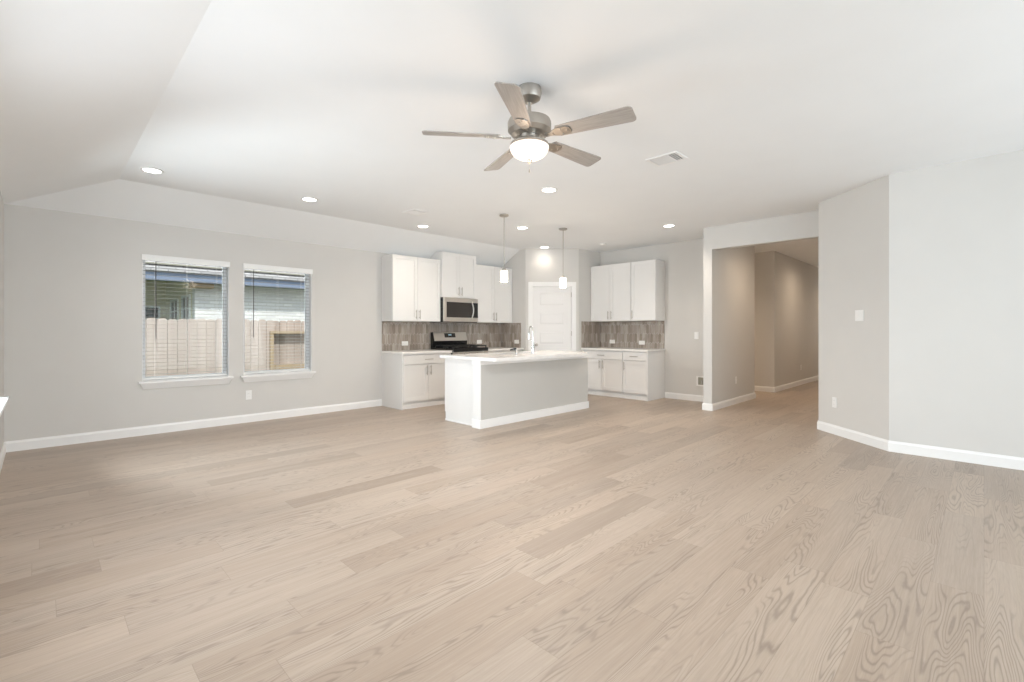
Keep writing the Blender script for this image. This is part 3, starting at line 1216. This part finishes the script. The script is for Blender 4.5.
# ------------------------------------------------------------------ outlets and switches
def plate(mat, label, kind='outlet', w=.072, h=.118, horizontal=False, name=None):
    """mat: local frame, y out of the wall, origin at the plate centre"""
    if horizontal:
        w, h = h, w
    c = mat @ Vector((0, 0, 0))
    nm = name or ('wall_outlet' if kind == 'outlet' else 'light_switch')
    t = thing(nm, c, label, 'outlet' if kind == 'outlet' else 'light switch',
              'wall outlets' if kind == 'outlet' else 'light switches')
    MB(mat).box(-w / 2, w / 2, .0005, .006, -h / 2, h / 2).build('cover_plate', 'plastic', t, bevel=.002)
    if kind == 'outlet':
        for s in (-1, 1):
            a, b = (s * .022, 0) if horizontal else (0, s * .022)
            e = MB(mat).box(a - .015, a + .015, .0062, .008, b - .015, b + .015).build('socket', 'plastic', t, bevel=.002)
            q = MB(mat)
            if horizontal:
                q.box(a - .004, a + .004, .0081, .0085, -.0075, -.0055).box(a - .004, a + .004, .0081, .0085, .0055, .0075)
            else:
                q.box(-.0075, -.0055, .0081, .0085, b - .002, b + .006).box(.0055, .0075, .0081, .0085, b - .002, b + .006)
            q.build('slots', 'slot', e)
    else:
        n = 2 if w > .1 else 1
        for k in range(n):
            cx = (k - (n - 1) / 2) * .046
            MB(mat).box(cx - .016, cx + .016, .0062, .010, -.032, .032).build('rocker', 'plastic', t, bevel=.002)
    return t


def on_w1(x, z):
    return Matrix(((1, 0, 0, x), (0, -1, 0, YW), (0, 0, 1, z), (0, 0, 0, 1)))


def on_x(xf, y, z):     # wall facing -X
    return Matrix(((0, -1, 0, xf), (-1, 0, 0, y), (0, 0, 1, z), (0, 0, 0, 1)))


def on_ny(x, yf, z):    # wall facing -Y
    return Matrix(((1, 0, 0, x), (0, -1, 0, yf), (0, 0, 1, z), (0, 0, 0, 1)))


plate(on_w1(1.926, .355), 'white outlet on the wall below the right window')
plate(Matrix.Translation((0, -.0105, 0)) @ on_w1(4.27, .985), 'white outlet on the tile backsplash left of the range', horizontal=True)
plate(Matrix.Translation((0, -.0105, 0)) @ on_w1(5.90, .985), 'white outlet on the tile backsplash right of the range', horizontal=True)
plate(on_x(XP - .0115, 6.33, .985), 'white outlet on the tiled pantry side wall above the soap pump', horizontal=True)
plate(on_x(XK - .0115, 5.11, .985), 'left white outlet on the tile backsplash of the right-hand cabinets', horizontal=True)
plate(on_x(XK - .0115, 4.47, .975), 'right white outlet on the tile backsplash of the right-hand cabinets', horizontal=True)
plate(on_x(XK, 3.45, 1.114), 'white switch on the kitchen wall between the cabinets and the wide opening', 'switch')
plate(on_ny(8.04, YH, .386), 'white outlet low on the near hall wall inside the opening')
plate(on_ny(11.92, YH, .383), 'white outlet low on the far hall wall beyond the side passage')


def on_diag(dist, z):
    """diagonal wall between the right wall and the opening; dist = lateral position along it"""
    u = Vector((QX - RX, QY - RY, 0)).normalized()
    n = Vector((-u.y, u.x, 0))
    p = Vector((RX, RY, 0)) + u * dist
    return Matrix(((u.x, n.x, 0, p.x), (u.y, n.y, 0, p.y), (0, 0, 1, z), (0, 0, 0, 1)))


plate(on_diag(.385, 1.357), 'white double switch on the angled wall right of the wide opening', 'switch', w=.118)
plate(on_diag(.765, .366), 'white outlet low on the angled wall right of the wide opening')


def water_box():
    y, z = 3.36, .345
    m = on_x(XK, y, z)
    t = thing('water_supply_box', m @ Vector((0, 0, 0)), 'white recessed water box low on the kitchen wall beside the opening', 'supply box')
    b = MB(m)
    b.box(-.09, .09, .0005, .008, .062, .085).box(-.09, .09, .0005, .008, -.085, -.062).box(-.09, -.062, .0005, .008, -.062, .062).box(.062, .09, .0005, .008, -.062, .062)
    b.build('frame', 'plastic', t, bevel=.002)
    MB(m).box(-.061, .061, .0006, .003, -.061, .061).build('recess', 'soffit', t)['label'] = 'grey recess'
    MB(m).tube([(0, .004, -.04), (0, .004, .01), (0, .02, .01)], .007, 8).build('valve', 'chrome', t)


water_box()


# ------------------------------------------------------------------ ceiling fixtures
WARM = (1.0, 0.865, 0.72)
cans = [(.763, 5.67, 'leftmost recessed ceiling light, nearest the left window', DAY),
        (2.24, 5.61, 'recessed ceiling light above the right window', WARM),
        None]


def pt(px, py):
    """ceiling point from the measured direction"""
    a = (px - 512) / 472
    d = (HC - CH) * 472 / (330.9 - py)
    return d * (1 + a) / math.sqrt(2), d * (1 - a) / math.sqrt(2)


can_spec = [((152, 170), 'leftmost recessed light in the ceiling, above the left window'),
            ((309.5, 199), 'recessed ceiling light above the right window'),
            ((423, 226), 'recessed ceiling light above the cabinets left of the microwave, beyond the ceiling vent'),
            ((549, 189.5), 'recessed ceiling light just beyond the fan, the nearest of all'),
            ((522.5, 227.5), 'recessed ceiling light between the two pendants'),
            ((544.5, 247), 'recessed ceiling light right above the pantry door'),
            ((669, 225.5), 'rightmost recessed ceiling light, over the right-hand kitchen cabinets')]


def can_light():
    t = thing('recessed_light', (0, 0, HC), can_spec[0][1], 'ceiling light', 'recessed ceiling lights')
    MB().lathe([(.072, -.001), (.094, -.001), (.096, -.004), (.090, -.008), (.074, -.010), (.072, -.006)], (0, 0, HC), 32, caps=False).build('trim_ring', 'trim', t, smooth=True)
    MB().lathe([(.0715, -.0012), (.0715, -.005), (.0, -.0065)], (0, 0, HC), 28, caps=True).build('lens', 'lens', t, smooth=True)
    return t


proto = can_light()
for k, ((px, py), lab) in enumerate(can_spec):
    o = proto if k == 0 else copy_tree(proto)
    x, y = pt(px, py)
    o.location = (x, y, HC)
    o['label'] = lab
    l = lamp('downlight', 'SPOT', (x, y, HC - .02), (13, 15, 24, 22, 42, 5, 42)[k], WARM, size=.06, spot_size=math.radians(140), spot_blend=.9)
    aim(l, (0, 0, -1))
# hall downlights (round the corner, unseen fittings)
for x, hl in ((8.2, 'recessed hall ceiling light just inside the wide opening'), (11.2, 'recessed hall ceiling light beyond the side passage'), (14.2, 'recessed ceiling light at the far end of the hall')):
    o = copy_tree(proto)
    o.location = (x, 2.05, HC)
    o['label'] = hl
    l = lamp('downlight', 'SPOT', (x, 2.05, HC - .02), 44, (1, .77, .55), size=.06, spot_size=math.radians(165), spot_blend=1.0)
    aim(l, (0, 0, -1))
l = lamp('downlight', 'SPOT', (9.5, 4.6, HC - .02), 90, (1, .77, .55), size=.06, spot_size=math.radians(140), spot_blend=.9)
aim(l, (0, 0, -1))


def vent(x0, x1, y0, y1, label, dark_first=True):
    t = thing('ceiling_vent', ((x0 + x1) / 2, (y0 + y1) / 2, HC), label, 'vent', 'ceiling air vents')
    f = MB()
    z0, z1 = HC - .008, HC - .0005
    b = .028
    f.box(x0, x1, y0, y0 + b, z0, z1).box(x0, x1, y1 - b, y1, z0, z1).box(x0, x0 + b, y0 + b, y1 - b, z0, z1).box(x1 - b, x1, y0 + b, y1 - b, z0, z1)
    f.build('frame', 'trim', t, bevel=.002)
    MB().box(x0 + b, x1 - b, y0 + b, y1 - b, HC - .0015, HC - .0006).build('duct_opening', 'slot', t)
    l = MB()
    n = 11
    yy = y0 + b
    st = (y1 - y0 - 2 * b) / n
    for k in range(n):
        a = yy + k * st
        if k < 3:   # louvres facing the viewer edge-on: the dark gap shows
            l.extr([(a, HC - .0095), (a + .002, HC - .010), (a + .004, HC - .002), (a + .002, HC - .0016)], x0 + b, x1 - b)
        else:
            l.extr([(a, HC - .003), (a + .0015, HC - .0016), (a + st * .6, HC - .0095), (a + st * .6 - .0015, HC - .0105)], x0 + b, x1 - b)
    l.build('louvres', 'trim', t)
    return t


vent(3.872, 4.112, 1.872, 2.168, 'white ceiling air vent right of the fan')
vent(3.345, 3.585, 5.10, 5.37, 'small white ceiling air vent near the kitchen, left of the pendants')


def detector():
    x, y = pt(603, 244)
    t = thing('ceiling_disc', (x, y, HC), 'small flat round disc on the ceiling left of the end wall cabinets', 'ceiling disc')  # plain disc for a small grey ceiling fitting of unclear type
    MB().lathe([(.0, -.0005), (.060, -.0005), (.060, -.010), (.050, -.018), (0, -.020)], (x, y, HC), 24).build('cover', 'plastic', t, smooth=True)


detector()


def pendant(x, y, label):
    t = thing('pendant_light', (x, y, HC), label, 'pendant light', 'pendant lights over the island')
    MB().lathe([(0, -.0005), (.062, -.0005), (.062, -.016), (.050, -.024), (.0, -.026)], (x, y, HC), 24).build('canopy', 'nickel', t, smooth=True)
    MB().tube([(x, y, HC - .024), (x, y, 2.035)], .0055, 8).build('stem', 'nickel', t, smooth=True)
    MB().lathe([(0, .030), (.018, .028), (.027, .012), (.027, -.008), (0, -.010)], (x, y, 2.003), 18).build('socket_cup', 'nickel', t, smooth=True)
    MB().lathe([(.026, .148), (.046, .146), (.050, .140), (.050, .006), (.047, .0), (.044, .006), (.044, .137), (.026, .141)], (x, y, 1.848), 28, caps=False).build('glass_shade', 'shade', t, smooth=True)
    lamp('pendant_bulb', 'POINT', (x, y, 1.80), 9, WARM, size=.04)
    return t


pendant(4.386, 4.535, 'left glowing glass pendant light on a thin rod')
pendant(5.606, 4.51, 'right glowing glass pendant light in front of the pantry door')


def ceiling_fan():
    x, y = 2.214, 2.057
    t = thing('ceiling_fan', (x, y, HC), 'five-blade ceiling fan with lit glass bowl and nickel motor', 'ceiling fan')
    MB().lathe([(0, -.0005), (.076, -.0005), (.080, -.035), (.070, -.068), (.030, -.092), (0, -.094)], (x, y, HC), 28).build('canopy', 'nickel', t, smooth=True)
    MB().tube([(x, y, HC - .085), (x, y, 2.57)], .0125, 12).build('downrod', 'nickel', t, smooth=True)
    MB().lathe([(0, .030), (.022, .030), (.028, .012), (.095, .006), (.134, -.010), (.140, -.03), (.138, -.075), (.115, -.100), (.075, -.105), (0, -.105)], (x, y, 2.545), 36).build('motor_housing', 'nickel', t, smooth=True)
    MB().lathe([(0, 0), (.062, 0), (.062, -.028), (.105, -.040), (.122, -.052), (.122, -.060), (0, -.066)], (x, y, 2.439), 32).build('light_fitter', 'nickel', t, smooth=True)
    prof = []
    for k in range(11):
        a = PI / 2 * k / 10
        prof.append((.125 * math.cos(a) if k < 10 else 0, -.082 * math.sin(a) ** .9))
    prof = [(.10, .002), (.121, .004)] + prof
    MB().lathe(prof, (x, y, 2.368), 36, caps=False).build('glass_bowl', 'bowl', t, smooth=True)
    MB().lathe([(.0, .004), (.018, .002), (.016, -.006), (.007, -.010), (.007, -.018), (0, -.020)], (x, y, 2.280), 16).build('finial', 'nickel', t, smooth=True)
    MB().tube([(x + .0, y, 2.262), (x + .0, y, 2.225)], .0014, 6).tube([(x, y, 2.225), (x, y, 2.205)], [.004, .005], 8).build('pull_chain', 'nickel', t)
    lamp('fan_bulb', 'POINT', (x, y, 2.16), 4.5, (1, .74, .54), size=.12)
    aim(lamp('fan_bulb', 'SPOT', (x, y, 2.18), 78, (1, .97, .93), size=.12, spot_size=math.radians(175), spot_blend=.5), (0, 0, -1))
    zb = 2.43
    base = math.radians(186 - 45)
    for k in range(5):
        a = base + k * 2 * PI / 5
        # local: x outwards along the blade
        m = Matrix.Translation((x, y, zb)) @ Matrix.Rotation(a, 4, 'Z') @ Matrix.Rotation(math.radians(-13), 4, 'X')
        b = MB(m)
        r0, r1, w0, w1 = .20, .675, .050, .068
        out = [(r0, -w0), (r1 - .028, -w1)]
        for q in range(7):
            u = -PI / 2 + PI / 2 * q / 6
            out.append((r1 - .028 + .028 * math.cos(u), -w1 + .028 + .028 * math.sin(u)))
        for q in range(7):
            u = PI / 2 * q / 6
            out.append((r1 - .028 + .028 * math.cos(u), w1 - .028 + .028 * math.sin(u)))
        out += [(r0, w0), (r0 - .012, w0 - .02), (r0 - .012, -w0 + .02)]
        # drop duplicates
        pts = []
        for p in out:
            if not pts or (abs(p[0] - pts[-1][0]) + abs(p[1] - pts[-1][1])) > 1e-5:
                pts.append(p)
        b.prism(pts, -.003, .003)
        # blade mesh keeps its own axes so the grain runs along it
        me_m = m.inverted()
        bo = b.build('blade', 'blade', t)
        loc = ORG[t.name]
        # re-express the mesh in blade axes
        M4 = Matrix.Translation(-loc) @ m
        bo.data.transform(M4.inverted())
        bo.matrix_local = M4
        c = MB()
        c.box(.118, .17, -.016, .016, -.014, -.0045)
        c.prism([(.15, -.016), (.20, -.038), (.265, -.038), (.285, -.020), (.285, .020), (.265, .038), (.20, .038), (.15, .016)], -.010, -.0035)
        for sx_, sy_ in ((.225, -.025), (.225, .025), (.262, 0)):
            c.lathe([(.006, -.0105), (.005, -.014), (0, -.0145)], (sx_, sy_, 0), 8)
        br = c.build('blade_bracket', 'nickel', None)
        br.parent = bo
        br.location = (0, 0, 0)


ceiling_fan()

# ------------------------------------------------------------------ outside
GZ = -.30
struct(MB().box(-14, 30, YW + .17, 40, GZ - .1, GZ).build('ground', 'grass'))


def fence():
    Y = 9.8
    t = thing('wooden_fence', (2, Y, GZ), 'weathered cedar picket fence outside the windows with a framed bay', 'fence')
    p = MB()
    x = -5.0
    zt = 1.405
    # bay with the exposed frame
    bx0, bx1 = 3.20, 5.0
    while x < 9.0:
        w_ = .137
        yy = Y
        if bx0 - .05 < x < bx1:
            yy = Y + .13
        dz = random.uniform(-.012, .008)
        top = zt + dz
        p.extr([(x, GZ), (x + w_, GZ), (x + w_, top - .025), (x + w_ - .025, top), (x + .025, top), (x, top - .025)], yy, yy + .016, 'y')
        x += .142
    p.build('picket_panel', 'fence', t)
    r = MB()
    for z in (GZ + .25, .55, 1.15):
        r.box(-5, bx0 - .05, Y + .018, Y + .056, z, z + .09)
        r.box(bx1 + .05, 9, Y + .018, Y + .056, z, z + .09)
    r.build('back_rail', 'fence', t)
    for xx in (bx0 - .05, bx1):
        MB().box(xx, xx + .06, Y - .05, Y + .15, GZ, 1.14).build('post', 'fence_new', t)['label'] = 'yellowish square post'
    MB().box(bx0 - .05, bx1 + .09, Y - .06, Y + .155, 1.14, 1.19).build('top_rail', 'fence_new', t)
    MB().box(bx0 + .04, bx1, Y + .04, Y + .155, .43, .53).build('bottom_rail', 'fence_new', t)['label'] = 'fresh yellow lumber rail'


fence()


def neighbour():
    t = thing('neighbour_house', (3, 14, GZ), 'pale brick neighbour house with slate-blue fascia beyond the fence', 'house')
    XA = 2.55
    Y1, Y2 = 13.0, 16.6
    MB().box(XA, 16, Y1, Y1 + .25, GZ, 2.62).build('brick_wall', 'brick', t)
    MB().box(XA, XA + .25, Y1 + .25, Y2, GZ, 2.62).build('side_wall', 'brick_olive', t)['label'] = 'olive shaded porch side wall'
    MB().box(-8, XA + .25, Y2, Y2 + .25, GZ, 2.62).build('rear_wall', 'brick_olive', t)
    MB().box(-8, 16, 12.48, 12.52, 2.28, 2.47).build('fascia', 'fascia', t)['label'] = 'slate-blue painted fascia board'
    MB().box(-8, 16, 12.52, Y2 + .3, 2.625, 2.66).box(-8, 16, 12.53, 12.99, 2.30, 2.32).build('soffit', 'soffit', t)
    MB().extr([(12.40, 2.475), (12.40, 2.51), (17.5, 5.4), (17.5, 5.35)], -8.3, 16.3).build('roof', 'shingle', t)
    MB().box(XA - .12, XA + .3, 12.60, 12.95, 2.18, 2.29).build('reflection_patch', 'fence_new', t)  # tan block stands in for a lamp reflection in the window glass

    def win(m, w_, z0, z1, head=.0):
        f = MB(m)
        b = .045
        f.box(-w_ / 2 - b, -w_ / 2, 0, .04, z0 - b, z1 + b).box(w_ / 2, w_ / 2 + b, 0, .04, z0 - b, z1 + b)
        f.box(-w_ / 2, w_ / 2, 0, .04, z1, z1 + b).box(-w_ / 2, w_ / 2, 0, .04, z0 - b, z0)
        f.box(-.012, .012, .012, .03, z0, z1)
        for k in range(1, 4):
            z = z0 + (z1 - z0) * k / 4
            f.box(-w_ / 2, w_ / 2, .012, .028, z - .01, z + .01)
        fo = f.build('window', 'vinyl', t)
        MB(m).box(-w_ / 2, w_ / 2, .002, .010, z0, z1).build('pane', 'pane_out', fo)
    side = Matrix(((0, -1, 0, XA - .001), (1, 0, 0, 0), (0, 0, 1, 0), (0, 0, 0, 1)))
    win(side @ Matrix.Translation((15.25, 0, 0)), .9, .9, 1.98)
    win(side @ Matrix.Translation((13.85, 0, 0)), .8, .9, 2.02)
    rear = Matrix(((1, 0, 0, 2.0), (0, -1, 0, Y2 - .001), (0, 0, 1, 0), (0, 0, 0, 1)))
    win(rear, .75, .6, 1.85)


neighbour()
